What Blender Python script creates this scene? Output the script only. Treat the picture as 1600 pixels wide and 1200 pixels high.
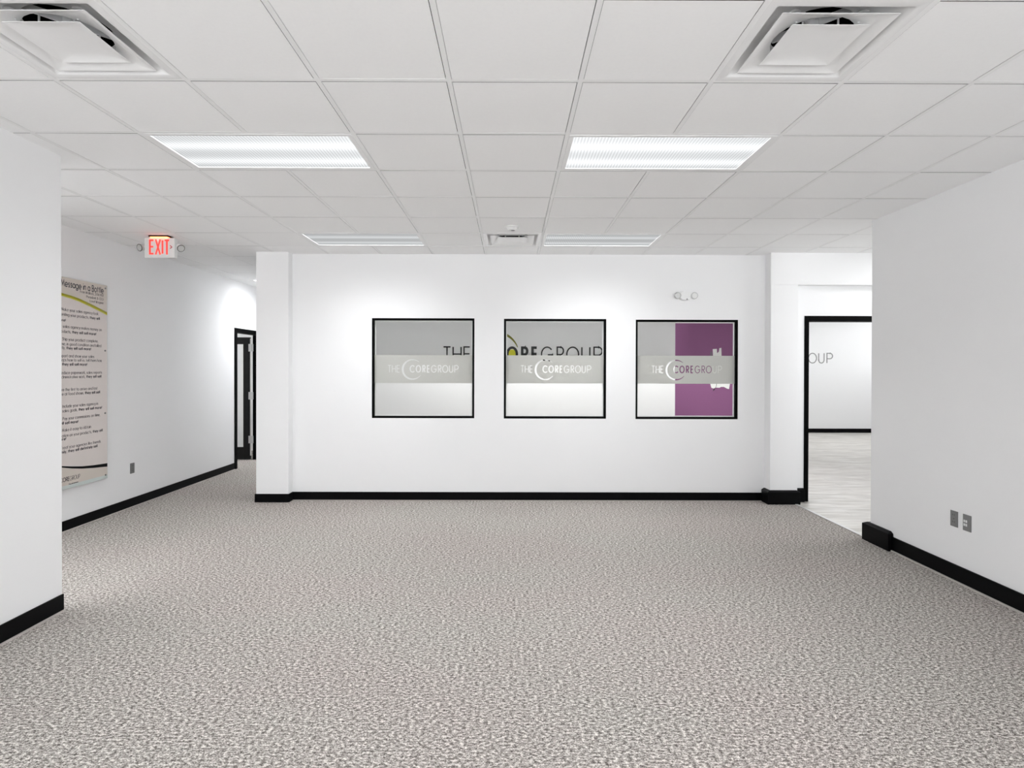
import bpy, bmesh, math, random
from mathutils import Vector, Matrix

# ------------------------------------------------------------------ clear
for o in list(bpy.data.objects):
    bpy.data.objects.remove(o)
SC = bpy.context.scene
COL = SC.collection

# ------------------------------------------------------------------ camera
HC = 1.545            # eye height
CEIL = 2.88           # ceiling height
PITCH, YAW, ROLL = -0.0058643, -0.0026143, -0.00236989
cp, sp, cy_, sy_, cr, sr = math.cos(PITCH), math.sin(PITCH), math.cos(YAW), math.sin(YAW), math.cos(ROLL), math.sin(ROLL)
MY = Matrix(((cy_, -sy_, 0), (sy_, cy_, 0), (0, 0, 1)))
MP = Matrix(((1, 0, 0), (0, cp, -sp), (0, sp, cp)))
MR = Matrix(((cr, 0, sr), (0, 1, 0), (-sr, 0, cr)))
MW = MY @ MP @ MR                     # columns: right, forward, up
right, fwd, up = MW.col[0], MW.col[1], MW.col[2]
cam_d = bpy.data.cameras.new('camera')
cam_d.sensor_width = 36.0
cam_d.lens = 36.0 * 909.495 / 1600
cam_d.shift_x = (800 - 799.417) / 1600
cam_d.shift_y = (581.342 - 600) / 1600
cam_d.clip_start = 0.05
cam = bpy.data.objects.new('camera', cam_d)
COL.objects.link(cam)
rot = Matrix((right, up, -fwd)).transposed().to_4x4()
cam.matrix_world = Matrix.Translation((0, 0, HC)) @ rot
SC.camera = cam

# ------------------------------------------------------------------ world, view, world light portals
SC.view_settings.view_transform = 'Standard'
SC.view_settings.look = 'None'
SC.view_settings.gamma = 1.0
SC.view_settings.use_curve_mapping = False
SC.view_settings.exposure = 0.12
W_STR = 1.9
W_UPLIGHT = 5.2
DOWN = 17.0           # how much brighter the prismatic lenses are seen from straight below
STRIP_W = 100.0
LENS = 1.0           # strength factor of the ceiling fixtures
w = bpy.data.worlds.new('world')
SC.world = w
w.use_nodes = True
# world made brighter below the horizon, added as uplight for the ceiling
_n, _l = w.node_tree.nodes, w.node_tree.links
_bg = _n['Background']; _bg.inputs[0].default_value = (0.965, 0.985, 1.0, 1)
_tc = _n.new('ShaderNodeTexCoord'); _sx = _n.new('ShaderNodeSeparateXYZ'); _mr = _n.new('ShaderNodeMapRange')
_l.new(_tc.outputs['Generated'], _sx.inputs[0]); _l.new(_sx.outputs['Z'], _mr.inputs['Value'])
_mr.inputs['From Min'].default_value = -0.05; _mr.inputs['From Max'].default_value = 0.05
_mr.inputs['To Min'].default_value = W_UPLIGHT; _mr.inputs['To Max'].default_value = W_STR
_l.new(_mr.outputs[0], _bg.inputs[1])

def portal(name, loc, direction, sx, sy):
    d = bpy.data.lights.new(name, 'AREA')
    d.shape = 'RECTANGLE'; d.size = sx; d.size_y = sy
    d.cycles.is_portal = True
    o = bpy.data.objects.new(name, d); COL.objects.link(o)
    o.location = loc
    o.rotation_euler = Vector(direction).to_track_quat('-Z', 'Y').to_euler()
    return o
portal('world_portal', (1.15, -3.02, 1.44), (0, 1, 0), 11.2, 2.8)  # rear end left open: unseen opening added to let world light in
portal('world_portal', (7.02, 4.5, 1.55), (-1, 0, 0), 1.3, 3.0)
portal('world_portal', (10.02, 12.1, 1.65), (-1, 0, 0), 1.5, 3.0)

# ------------------------------------------------------------------ materials
def new_mat(name):
    m = bpy.data.materials.new(name); m.use_nodes = True
    return m, m.node_tree.nodes, m.node_tree.links, m.node_tree.nodes['Principled BSDF']

def s2l(c):
    return tuple(((v / 255) / 12.92 if v / 255 <= 0.04045 else ((v / 255 + 0.055) / 1.055) ** 2.4) for v in c) + (1,)

def mat(name, rgb, rough=0.6, metal=0.0, spec=0.5, noise=0.0, nscale=30, bump=0.0, bscale=200, bdist=0.002, emit=None, estr=0):
    """rgb is linear albedo; slight procedural tone variation and bump"""
    m, N, L, b = new_mat(name)
    b.inputs['Roughness'].default_value = rough
    b.inputs['Metallic'].default_value = metal
    b.inputs['Specular IOR Level'].default_value = spec
    tc = N.new('ShaderNodeTexCoord')
    nz = N.new('ShaderNodeTexNoise'); nz.inputs['Scale'].default_value = nscale; nz.inputs['Detail'].default_value = 3
    L.new(tc.outputs['Object'], nz.inputs['Vector'])
    mx = N.new('ShaderNodeMix'); mx.data_type = 'RGBA'
    mx.inputs['A'].default_value = tuple(max(0, c * (1 - noise)) for c in rgb[:3]) + (1,)
    mx.inputs['B'].default_value = tuple(min(1, c * (1 + noise)) for c in rgb[:3]) + (1,)
    L.new(nz.outputs['Fac'], mx.inputs['Factor'])
    L.new(mx.outputs['Result'], b.inputs['Base Color'])
    if bump:
        n2 = N.new('ShaderNodeTexNoise'); n2.inputs['Scale'].default_value = bscale
        L.new(tc.outputs['Object'], n2.inputs['Vector'])
        bp = N.new('ShaderNodeBump'); bp.inputs['Strength'].default_value = bump; bp.inputs['Distance'].default_value = bdist
        L.new(n2.outputs['Fac'], bp.inputs['Height']); L.new(bp.outputs['Normal'], b.inputs['Normal'])
    if emit:
        b.inputs['Emission Color'].default_value = tuple(emit) + (1,)
        b.inputs['Emission Strength'].default_value = estr
    return m

M_WALL = mat('wall_paint', (0.88, 0.88, 0.885), 0.55, spec=0.3, noise=0.012, nscale=1.4, bump=0.05, bscale=120)
M_TILE = mat('ceiling_tile', (0.945, 0.945, 0.945), 0.9, spec=0.1, noise=0.02, nscale=60, bump=0.15, bscale=400, bdist=0.001)
M_TILEEDGE = mat('tile_edge_shade', (0.10, 0.10, 0.098), 0.95, spec=0.0)  # tile sides coloured dark to draw the shadow lines beside the tees
M_TEE = mat('ceiling_grid_metal', (0.88, 0.88, 0.88), 0.45, spec=0.4, noise=0.01)
M_PLENUM = mat('plenum_dark', (0.06, 0.06, 0.06), 0.9, spec=0.0)
M_BLACK = mat('black_base', (0.0025, 0.0025, 0.003), 0.38, spec=0.07, noise=0.3, nscale=8)
M_BLACKF = mat('black_frame', (0.0025, 0.0025, 0.0025), 0.5, spec=0.035, noise=0.2)
M_TOE = mat('carpet_edge_strip', (0.46, 0.43, 0.40), 0.8)
M_WHITE = mat('white_metal', (0.87, 0.87, 0.87), 0.35, spec=0.5, noise=0.01)
M_DIFF = mat('diffuser_enamel', (0.88, 0.88, 0.88), 0.22, spec=0.6, noise=0.01)
M_PLASTIC = mat('white_plastic', (0.78, 0.78, 0.77), 0.4, noise=0.02)
M_GREYPL = mat('grey_cover_plate', (0.20, 0.20, 0.20), 0.4, noise=0.08, nscale=60)
M_GREYPL2 = mat('darker_grey_plate', (0.15, 0.15, 0.15), 0.4, noise=0.08, nscale=60)
M_SLOT = mat('dark_slot', (0.02, 0.02, 0.02), 0.6)
M_STEEL = mat('brushed_steel', (0.55, 0.55, 0.55), 0.35, metal=0.8, noise=0.05)
M_PALE = mat('pale_steel_strip', (0.62, 0.61, 0.60), 0.4, metal=0.2)
M_PURPLE = mat('purple_paint', (0.29, 0.12, 0.25), 0.6, spec=0.2, noise=0.03, nscale=2)
M_SIGNBLK = mat('sign_black', (0.006, 0.006, 0.006), 0.4)
M_SIGNGREY = mat('sign_grey', (0.30, 0.30, 0.30), 0.5)
M_OLIVE = mat('sign_olive', (0.20, 0.19, 0.01), 0.5)
M_YELLOW = mat('sign_yellow', (0.62, 0.60, 0.02), 0.5)
M_PAPER = mat('torn_white', (0.92, 0.92, 0.90), 0.9, noise=0.03)
M_DUCT = mat('duct_black', (0.004, 0.004, 0.004), 0.9, spec=0.05)
M_DOOR = mat('black_door_wood', (0.008, 0.008, 0.008), 0.4, spec=0.2, noise=0.4, nscale=12)
M_POSTER = mat('poster_print', (0.66, 0.60, 0.54), 0.12, spec=0.5, noise=0.01)
M_POSTER2 = mat('poster_print_pale', (0.74, 0.68, 0.65), 0.12, spec=0.5, noise=0.01)
M_ACRYL = mat('acrylic_edge', (0.62, 0.68, 0.66), 0.1, spec=0.6)
M_INK = mat('poster_ink', (0.045, 0.04, 0.05), 0.35)
M_PYEL = mat('poster_yellow_edge', (0.60, 0.56, 0.03), 0.2)
M_POLV = mat('poster_olive', (0.33, 0.30, 0.01), 0.2)
M_RED = mat('exit_red', (0.75, 0.05, 0.04), 0.4, emit=(1.0, 0.09, 0.07), estr=0.62)
M_REDGLOW = mat('exit_led', (0.8, 0.1, 0.05), 0.4, emit=(1.0, 0.17, 0.06), estr=7.0)
M_LAMPLENS = mat('lamp_lens', (0.55, 0.55, 0.54), 0.15, noise=0.2, nscale=120)

def glass_mat():
    m, N, L, b = new_mat('clear_glass')
    N.remove(b)
    out = N['Material Output']
    t = N.new('ShaderNodeBsdfTransparent'); t.inputs[0].default_value = (0.985, 0.99, 0.985, 1)
    g = N.new('ShaderNodeBsdfGlossy'); g.inputs['Roughness'].default_value = 0.02
    fr = N.new('ShaderNodeFresnel'); fr.inputs['IOR'].default_value = 1.03
    mx = N.new('ShaderNodeMixShader')
    L.new(fr.outputs[0], mx.inputs[0]); L.new(t.outputs[0], mx.inputs[1]); L.new(g.outputs[0], mx.inputs[2])
    L.new(mx.outputs[0], out.inputs[0])
    return m
M_GLASS = glass_mat()

def frost_mat():
    m, N, L, b = new_mat('frosted_vinyl')
    N.remove(b)
    out = N['Material Output']
    tc = N.new('ShaderNodeTexCoord'); nz = N.new('ShaderNodeTexNoise'); nz.inputs['Scale'].default_value = 400
    L.new(tc.outputs['Object'], nz.inputs['Vector'])
    rp = N.new('ShaderNodeMapRange'); rp.inputs['To Min'].default_value = 0.57; rp.inputs['To Max'].default_value = 0.63
    L.new(nz.outputs['Fac'], rp.inputs['Value'])
    cb = N.new('ShaderNodeCombineColor')
    L.new(rp.outputs[0], cb.inputs[0]); L.new(rp.outputs[0], cb.inputs[1])
    ml = N.new('ShaderNodeMath'); ml.operation = 'MULTIPLY'; ml.inputs[1].default_value = 0.95
    L.new(rp.outputs[0], ml.inputs[0]); L.new(ml.outputs[0], cb.inputs[2])
    d = N.new('ShaderNodeBsdfDiffuse'); L.new(cb.outputs[0], d.inputs[0])
    t = N.new('ShaderNodeBsdfTranslucent'); t.inputs[0].default_value = (0.9, 0.9, 0.88, 1)
    mx = N.new('ShaderNodeMixShader'); mx.inputs[0].default_value = 0.35
    L.new(d.outputs[0], mx.inputs[1]); L.new(t.outputs[0], mx.inputs[2]); L.new(mx.outputs[0], out.inputs[0])
    return m
M_FROST = frost_mat()

def carpet_mat():
    m, N, L, b = new_mat('loop_carpet')
    b.inputs['Roughness'].default_value = 0.95; b.inputs['Specular IOR Level'].default_value = 0.05
    tc = N.new('ShaderNodeTexCoord')
    mp = N.new('ShaderNodeMapping'); mp.inputs['Scale'].default_value = (0.62, 1.0, 1.0)
    L.new(tc.outputs['Object'], mp.inputs[0])
    n1 = N.new('ShaderNodeTexNoise'); n1.inputs['Scale'].default_value = 86; n1.inputs['Detail'].default_value = 2.5; n1.inputs['Roughness'].default_value = 0.7
    n2 = N.new('ShaderNodeTexNoise'); n2.inputs['Scale'].default_value = 260; n2.inputs['Detail'].default_value = 1.0
    n3 = N.new('ShaderNodeTexNoise'); n3.inputs['Scale'].default_value = 1.1; n3.inputs['Detail'].default_value = 3
    for n in (n1, n2, n3): L.new(mp.outputs[0], n.inputs['Vector'])
    mixf = N.new('ShaderNodeMix'); mixf.data_type = 'FLOAT'; mixf.inputs['Factor'].default_value = 0.35
    L.new(n1.outputs['Fac'], mixf.inputs['A']); L.new(n2.outputs['Fac'], mixf.inputs['B'])
    cr_ = N.new('ShaderNodeValToRGB')
    e = cr_.color_ramp.elements
    e[0].position = 0.385; e[0].color = (0.070, 0.062, 0.058, 1)
    e[1].position = 0.615; e[1].color = (0.76, 0.73, 0.70, 1)
    k = e.new(0.5); k.color = (0.31, 0.288, 0.272, 1)
    L.new(mixf.outputs['Result'], cr_.inputs[0])
    tint = N.new('ShaderNodeValToRGB'); te = tint.color_ramp.elements
    te[0].position = 0.4; te[0].color = (1.0, 0.965, 0.955, 1)
    te[1].position = 0.6; te[1].color = (0.99, 0.985, 0.965, 1)
    L.new(n3.outputs['Fac'], tint.inputs[0])
    mu = N.new('ShaderNodeMix'); mu.data_type = 'RGBA'; mu.blend_type = 'MULTIPLY'; mu.inputs['Factor'].default_value = 1
    L.new(cr_.outputs[0], mu.inputs['A']); L.new(tint.outputs[0], mu.inputs['B'])
    L.new(mu.outputs['Result'], b.inputs['Base Color'])
    bp = N.new('ShaderNodeBump'); bp.inputs['Strength'].default_value = 0.5; bp.inputs['Distance'].default_value = 0.004
    L.new(mixf.outputs['Result'], bp.inputs['Height']); L.new(bp.outputs[0], b.inputs['Normal'])
    return m
M_CARPET = carpet_mat()

def wood_mat():
    m, N, L, b = new_mat('pale_plank_floor')
    b.inputs['Roughness'].default_value = 0.38; b.inputs['Specular IOR Level'].default_value = 0.5
    tc = N.new('ShaderNodeTexCoord')
    mp = N.new('ShaderNodeMapping'); mp.inputs['Scale'].default_value = (0.9, 6.0, 1.0); mp.inputs['Rotation'].default_value = (0, 0, 0.10)
    L.new(tc.outputs['Object'], mp.inputs[0])
    n1 = N.new('ShaderNodeTexNoise'); n1.inputs['Scale'].default_value = 2.4; n1.inputs['Detail'].default_value = 7; n1.inputs['Distortion'].default_value = 0.6
    L.new(mp.outputs[0], n1.inputs['Vector'])
    br = N.new('ShaderNodeTexBrick'); br.inputs['Scale'].default_value = 1.0
    br.inputs['Brick Width'].default_value = 1.2; br.inputs['Row Height'].default_value = 0.18; br.inputs['Mortar Size'].default_value = 0.002
    br.inputs['Color1'].default_value = (0.88, 0.88, 0.88, 1); br.inputs['Color2'].default_value = (1, 1, 1, 1); br.inputs['Mortar'].default_value = (0.6, 0.6, 0.6, 1)
    mp2 = N.new('ShaderNodeMapping'); mp2.inputs['Rotation'].default_value = (0, 0, 0.10)
    L.new(tc.outputs['Object'], mp2.inputs[0]); L.new(mp2.outputs[0], br.inputs['Vector'])
    cr_ = N.new('ShaderNodeValToRGB'); e = cr_.color_ramp.elements
    e[0].position = 0.3; e[0].color = (0.46, 0.43, 0.39, 1)
    e[1].position = 0.65; e[1].color = (0.74, 0.72, 0.685, 1)
    L.new(n1.outputs['Fac'], cr_.inputs[0])
    mu = N.new('ShaderNodeMix'); mu.data_type = 'RGBA'; mu.blend_type = 'MULTIPLY'; mu.inputs['Factor'].default_value = 1
    L.new(cr_.outputs[0], mu.inputs['A']); L.new(br.outputs['Color'], mu.inputs['B'])
    L.new(mu.outputs['Result'], b.inputs['Base Color'])
    return m
M_WOOD = wood_mat()

def lens_mat(scale, power=3.5, down=DOWN):
    """prismatic acrylic lens; light bands of two tubes are painted into its emission"""
    m, N, L, b = new_mat('prismatic_lens')
    N.remove(b)
    out = N['Material Output']
    tc = N.new('ShaderNodeTexCoord'); sx = N.new('ShaderNodeSeparateXYZ')
    L.new(tc.outputs['Object'], sx.inputs[0])
    tot = None
    for off in (-0.10, 0.155):  # tube glow painted as bands in the emission, no tubes behind
        a = N.new('ShaderNodeMath'); a.operation = 'SUBTRACT'; a.inputs[1].default_value = off
        L.new(sx.outputs['Y'], a.inputs[0])
        q = N.new('ShaderNodeMath'); q.operation = 'MULTIPLY'; L.new(a.outputs[0], q.inputs[0]); L.new(a.outputs[0], q.inputs[1])
        dv = N.new('ShaderNodeMath'); dv.operation = 'MULTIPLY'; dv.inputs[1].default_value = -1 / (2 * 0.042 ** 2); L.new(q.outputs[0], dv.inputs[0])
        ex = N.new('ShaderNodeMath'); ex.operation = 'EXPONENT'; L.new(dv.outputs[0], ex.inputs[0])
        if tot is None: tot = ex
        else:
            ad = N.new('ShaderNodeMath'); ad.operation = 'ADD'; L.new(tot.outputs[0], ad.inputs[0]); L.new(ex.outputs[0], ad.inputs[1]); tot = ad
    mr = N.new('ShaderNodeMath'); mr.operation = 'MULTIPLY_ADD'; mr.inputs[1].default_value = 0.55; mr.inputs[2].default_value = 1.10
    L.new(tot.outputs[0], mr.inputs[0])
    # prism ribs
    fx = N.new('ShaderNodeMath'); fx.operation = 'MULTIPLY'; fx.inputs[1].default_value = 2 * math.pi / 0.019; L.new(sx.outputs['X'], fx.inputs[0])
    sn = N.new('ShaderNodeMath'); sn.operation = 'SINE'; L.new(fx.outputs[0], sn.inputs[0])
    fy = N.new('ShaderNodeMath'); fy.operation = 'MULTIPLY'; fy.inputs[1].default_value = 2 * math.pi / 0.019; L.new(sx.outputs['Y'], fy.inputs[0])
    sny = N.new('ShaderNodeMath'); sny.operation = 'SINE'; L.new(fy.outputs[0], sny.inputs[0])
    ss = N.new('ShaderNodeMath'); ss.operation = 'MULTIPLY_ADD'; ss.inputs[1].default_value = 0.4; L.new(sny.outputs[0], ss.inputs[0]); L.new(sn.outputs[0], ss.inputs[2])
    ma = N.new('ShaderNodeMath'); ma.operation = 'MULTIPLY_ADD'; ma.inputs[1].default_value = 0.13; ma.inputs[2].default_value = 0.9
    L.new(ss.outputs[0], ma.inputs[0])
    mm = N.new('ShaderNodeMath'); mm.operation = 'MULTIPLY'; L.new(ma.outputs[0], mm.inputs[0]); L.new(mr.outputs[0], mm.inputs[1])
    # a prismatic lens throws most of its light straight down and little sideways
    ge = N.new('ShaderNodeNewGeometry'); dt = N.new('ShaderNodeVectorMath'); dt.operation = 'DOT_PRODUCT'
    L.new(ge.outputs['Incoming'], dt.inputs[0]); L.new(ge.outputs['Normal'], dt.inputs[1])
    c2 = N.new('ShaderNodeMath'); c2.operation = 'POWER'; c2.inputs[1].default_value = power; L.new(dt.outputs['Value'], c2.inputs[0])
    an = N.new('ShaderNodeMath'); an.operation = 'MULTIPLY_ADD'; an.inputs[1].default_value = down; an.inputs[2].default_value = 0.36
    L.new(c2.outputs[0], an.inputs[0])
    m2 = N.new('ShaderNodeMath'); m2.operation = 'MULTIPLY'; L.new(mm.outputs[0], m2.inputs[0]); L.new(an.outputs[0], m2.inputs[1])
    sc = N.new('ShaderNodeMath'); sc.operation = 'MULTIPLY'; sc.inputs[1].default_value = scale; L.new(m2.outputs[0], sc.inputs[0])
    em = N.new('ShaderNodeEmission'); em.inputs[0].default_value = (0.965, 0.985, 1.0, 1); L.new(sc.outputs[0], em.inputs['Strength'])
    L.new(em.outputs[0], out.inputs[0])
    return m
M_LENS = lens_mat(LENS)
M_PASSAGE_FILL = lens_mat(5.5, 1.0, 4.0)   # stronger glow for the unseen passage lights added to brighten the left wall
M_STRIP = mat('fill_strip_lamp', (1, 1, 1), 0.5, emit=(1, 0.99, 0.97), estr=1.5)

# ------------------------------------------------------------------ mesh helpers
def box(bm, x0, x1, y0, y1, z0, z1):
    v = [bm.verts.new(p) for p in ((x0, y0, z0), (x1, y0, z0), (x1, y1, z0), (x0, y1, z0), (x0, y0, z1), (x1, y0, z1), (x1, y1, z1), (x0, y1, z1))]
    for f in ((3, 2, 1, 0), (4, 5, 6, 7), (0, 1, 5, 4), (1, 2, 6, 5), (2, 3, 7, 6), (3, 0, 4, 7)):
        bm.faces.new([v[i] for i in f])

def obj(name, bm, m, parent=None, loc=(0, 0, 0), bevel=0.0, smooth=False, seg=2):
    me = bpy.data.meshes.new(name)
    bm.to_mesh(me); bm.free()
    me.materials.append(m)
    if smooth:
        for p in me.polygons: p.use_smooth = True
    o = bpy.data.objects.new(name, me); COL.objects.link(o)
    o.location = loc
    if parent: o.parent = parent
    if bevel:
        b = o.modifiers.new('bevel', 'BEVEL'); b.width = bevel; b.segments = seg; b.limit_method = 'ANGLE'
    return o

def boxes(name, lst, m, parent=None, loc=(0, 0, 0), bevel=0.0):
    bm = bmesh.new()
    for b in lst: box(bm, *b)
    return obj(name, bm, m, parent, loc, bevel)

def struct(o):
    o['kind'] = 'structure'
    return o

def thing(name, label, cat, loc=(0, 0, 0), group=None, rz=0.0):
    o = bpy.data.objects.new(name, None); COL.objects.link(o)
    o.location = loc; o.rotation_euler = (0, 0, rz); o.empty_display_size = 0.1
    tag(o, label, cat, group)
    return o

def tag(o, label, cat, group=None):
    o['label'] = label; o['category'] = cat
    if group: o['group'] = group
    return o

def empty_struct(name, loc=(0, 0, 0)):
    o = bpy.data.objects.new(name, None); COL.objects.link(o); o.location = loc
    o['kind'] = 'structure'
    return o

def dup(root, loc, label, group=None):
    r = root.copy(); COL.objects.link(r); r.location = loc
    r['label'] = label
    if group: r['group'] = group
    for ch in list(root.children):
        c = ch.copy(); COL.objects.link(c); c.parent = r
        for g in list(ch.children):
            d = g.copy(); COL.objects.link(d); d.parent = c
    return r

def cyl(bm, c, axis, r, depth, n=24, r2=None):
    """cylinder from c along axis"""
    axis = Vector(axis).normalized()
    q = axis.to_track_quat('Z', 'Y')
    c = Vector(c); r2 = r if r2 is None else r2
    a = [bm.verts.new(c + q @ Vector((r * math.cos(2 * math.pi * i / n), r * math.sin(2 * math.pi * i / n), 0))) for i in range(n)]
    b = [bm.verts.new(c + q @ Vector((r2 * math.cos(2 * math.pi * i / n), r2 * math.sin(2 * math.pi * i / n), depth))) for i in range(n)]
    for i in range(n):
        bm.faces.new((a[i], a[(i + 1) % n], b[(i + 1) % n], b[i]))
    bm.faces.new(a[::-1]); bm.faces.new(b)

# ------------------------------------------------------------------ stroke lettering (geometric sans)
def arc(cx, cy, rx, ry, a0, a1, n=14):
    return [(cx + rx * math.cos(math.radians(a0 + (a1 - a0) * i / n)), cy + ry * math.sin(math.radians(a0 + (a1 - a0) * i / n))) for i in range(n + 1)]
X = 0.68   # x height
r_ = X / 2
GL = {
 'T': (0.62, [[(0, 1), (.62, 1)], [(.31, 1), (.31, 0)]]),
 'H': (0.72, [[(0, 0), (0, 1)], [(.72, 0), (.72, 1)], [(0, .5), (.72, .5)]]),
 'E': (0.52, [[(.52, 1), (0, 1), (0, 0), (.52, 0)], [(0, .52), (.5, .52)]]),
 'C': (0.90, [arc(.5, .5, .5, .5, 42, 318, 24)]),
 'O': (1.0, [arc(.5, .5, .5, .5, 0, 360, 32)]),
 'G': (1.0, [arc(.5, .5, .5, .5, 38, 360, 28) + [(1.0, .46), (.56, .46)]]),
 'R': (0.58, [[(0, 0), (0, 1), (.30, 1)] + arc(.30, .74, .27, .26, 90, -90, 12) + [(0, .48)], [(.24, .48), (.58, 0)]]),
 'U': (0.66, [[(0, 1), (0, .33)] + arc(.33, .33, .33, .33, 180, 360, 14) + [(.66, 1)]]),
 'P': (0.58, [[(0, 0), (0, 1), (.30, 1)] + arc(.30, .72, .27, .28, 90, -90, 12) + [(0, .44)]]),
 'X': (0.6, [[(0, 0), (.6, 1)], [(0, 1), (.6, 0)]]),
 'I': (0.02, [[(0, 0), (0, 1)]]),
 'M': (0.86, [[(0, 0), (.1, 1), (.43, .2), (.76, 1), (.86, 0)]]),
 'B': (0.54, [[(0, .52), (.28, .52)] + arc(.28, .76, .22, .24, -90, 90, 10) + [(0, 1), (0, 0), (.28, 0)] + arc(.28, .26, .26, .26, -90, 90, 10)]),
 'F': (0.48, [[(.48, 1), (0, 1), (0, 0)], [(0, .52), (.44, .52)]]),
 'W': (1.0, [[(0, 1), (.27, 0), (.5, .9), (.73, 0), (1.0, 1)]]),
 'L': (0.44, [[(0, 1), (0, 0), (.44, 0)]]),
 'A': (0.76, [[(0, 0), (.38, 1), (.76, 0)], [(.15, .34), (.61, .34)]]),
 'S': (0.5, [arc(.25, .75, .22, .25, 20, 270, 12) + arc(.25, .25, .24, .25, 90, -160, 12)]),
 'Y': (0.62, [[(0, 1), (.31, .45), (.62, 1)], [(.31, .45), (.31, 0)]]),
 'a': (X, [arc(r_, r_, r_, r_, 0, 360, 16), [(X, X), (X, 0)]]),
 'b': (X, [arc(r_, r_, r_, r_, 0, 360, 16), [(0, 1.03), (0, 0)]]),
 'c': (.58, [arc(r_, r_, r_, r_, 45, 315, 14)]),
 'd': (X, [arc(r_, r_, r_, r_, 0, 360, 16), [(X, 1.03), (X, 0)]]),
 'e': (X, [[(0, r_), (X, r_)] + arc(r_, r_, r_, r_, 0, 320, 16)]),
 'f': (.3, [arc(.25, .85, .14, .16, 60, 180, 6) + [(.11, 0)], [(0, X), (.28, X)]]),
 'g': (X, [arc(r_, r_, r_, r_, 0, 360, 16), [(X, X), (X, 0)] + arc(r_, -.02, r_, .26, 0, -150, 8)]),
 'h': (.54, [[(0, 1.03), (0, 0)], [(0, .41)] + arc(.27, .41, .27, .27, 180, 0, 10) + [(.54, 0)]]),
 'i': (.0, [[(0, 0), (0, X)], [(0, .9), (0, .99)]]),
 'k': (.48, [[(0, 1.03), (0, 0)], [(.42, X), (.04, .34), (.48, 0)]]),
 'l': (.0, [[(0, 0), (0, 1.03)]]),
 'm': (.86, [[(0, X), (0, 0)], [(0, .46)] + arc(.215, .46, .215, .22, 180, 0, 8) + [(.43, 0)], [(.43, .46)] + arc(.645, .46, .215, .22, 180, 0, 8) + [(.86, 0)]]),
 'n': (.52, [[(0, X), (0, 0)], [(0, .42)] + arc(.26, .42, .26, .26, 180, 0, 10) + [(.52, 0)]]),
 'o': (X, [arc(r_, r_, r_, r_, 0, 360, 16)]),
 'p': (X, [arc(r_, r_, r_, r_, 0, 360, 16), [(0, X), (0, -.3)]]),
 'r': (.26, [[(0, X), (0, 0)], arc(.2, .46, .2, .22, 180, 70, 6)]),
 's': (.4, [arc(.2, .51, .16, .17, 30, 270, 8) + arc(.2, .17, .18, .17, 90, -150, 8)]),
 't': (.3, [[(.13, .95), (.13, 0)], [(0, X), (.3, X)]]),
 'u': (.52, [[(0, X), (0, .26)] + arc(.26, .26, .26, .26, 180, 360, 10) + [(.52, X)], [(.52, .3), (.52, 0)]]),
 'v': (.5, [[(0, X), (.25, 0), (.5, X)]]),
 'w': (.78, [[(0, X), (.2, 0), (.39, X), (.58, 0), (.78, X)]]),
 'y': (.5, [[(0, X), (.26, .02)], [(.5, X), (.14, -.3)]]),
 'z': (.44, [[(0, X), (.44, X), (0, 0), (.44, 0)]]),
 ',': (.04, [[(.04, .06), (0, -.14)]]),
 '.': (.02, [[(0, 0), (.02, .05)]]),
 '!': (.0, [[(0, .32), (0, 1)], [(0, 0), (0, .08)]]),
 '&': (.62, [[(.62, 0), (.16, .68)] + arc(.3, .82, .15, .17, 190, -20, 10) + [(.08, .36)] + arc(.25, .22, .22, .22, 140, 330, 10)]),
 '1': (.2, [[(0, .85), (.2, 1), (.2, 0)]]),
 '2': (.5, [arc(.25, .74, .25, .26, 170, -35, 10) + [(0, 0), (.5, 0)]]),
 '4': (.5, [[(.4, 0), (.4, 1), (0, .28), (.52, .28)]]),
 '0': (.5, [arc(.25, .5, .25, .5, 0, 360, 18)]),
 '/': (.34, [[(0, -.05), (.34, 1.05)]]),
 '>': (.34, [[(0, .82), (.34, .5), (0, .18)]]),
}

def ribbon(bm, pts, wd, o, rx, ux, nz, depth):
    """solid ribbon of width wd along pts; o/rx/ux/nz place it (all vectors)"""
    closed = (abs(pts[0][0] - pts[-1][0]) + abs(pts[0][1] - pts[-1][1])) < 1e-6 and len(pts) > 3
    P = [Vector(p) for p in pts]
    if closed: P = P[:-1]
    n = len(P); Ls, Rs = [], []
    for i in range(n):
        a = P[i - 1] if (i > 0 or closed) else None
        b = P[(i + 1) % n] if (i < n - 1 or closed) else None
        d1 = (P[i] - a).normalized() if a is not None else None
        d2 = (b - P[i]).normalized() if b is not None else None
        if d1 is None: d1 = d2
        if d2 is None: d2 = d1
        n1 = Vector((-d1.y, d1.x)); n2 = Vector((-d2.y, d2.x))
        mm = n1 + n2
        if mm.length < 1e-4: mm = n1.copy()
        mm.normalize()
        k = min(1 / max(mm.dot(n1), 0.2), 2.2)
        Ls.append(P[i] + mm * wd / 2 * k); Rs.append(P[i] - mm * wd / 2 * k)
    def V(p, h): return bm.verts.new(o + rx * p.x + ux * p.y + nz * h)
    A = [V(p, depth) for p in Ls]; B = [V(p, depth) for p in Rs]
    C = [V(p, 0) for p in Ls]; D = [V(p, 0) for p in Rs]
    m = n if closed else n - 1
    for i in range(m):
        j = (i + 1) % n
        bm.faces.new((A[i], B[i], B[j], A[j])); bm.faces.new((C[j], D[j], D[i], C[i]))
        bm.faces.new((A[j], C[j], C[i], A[i])); bm.faces.new((B[i], D[i], D[j], B[j]))
    if not closed:
        bm.faces.new((A[0], C[0], D[0], B[0])); bm.faces.new((B[-1], D[-1], C[-1], A[-1]))

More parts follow.
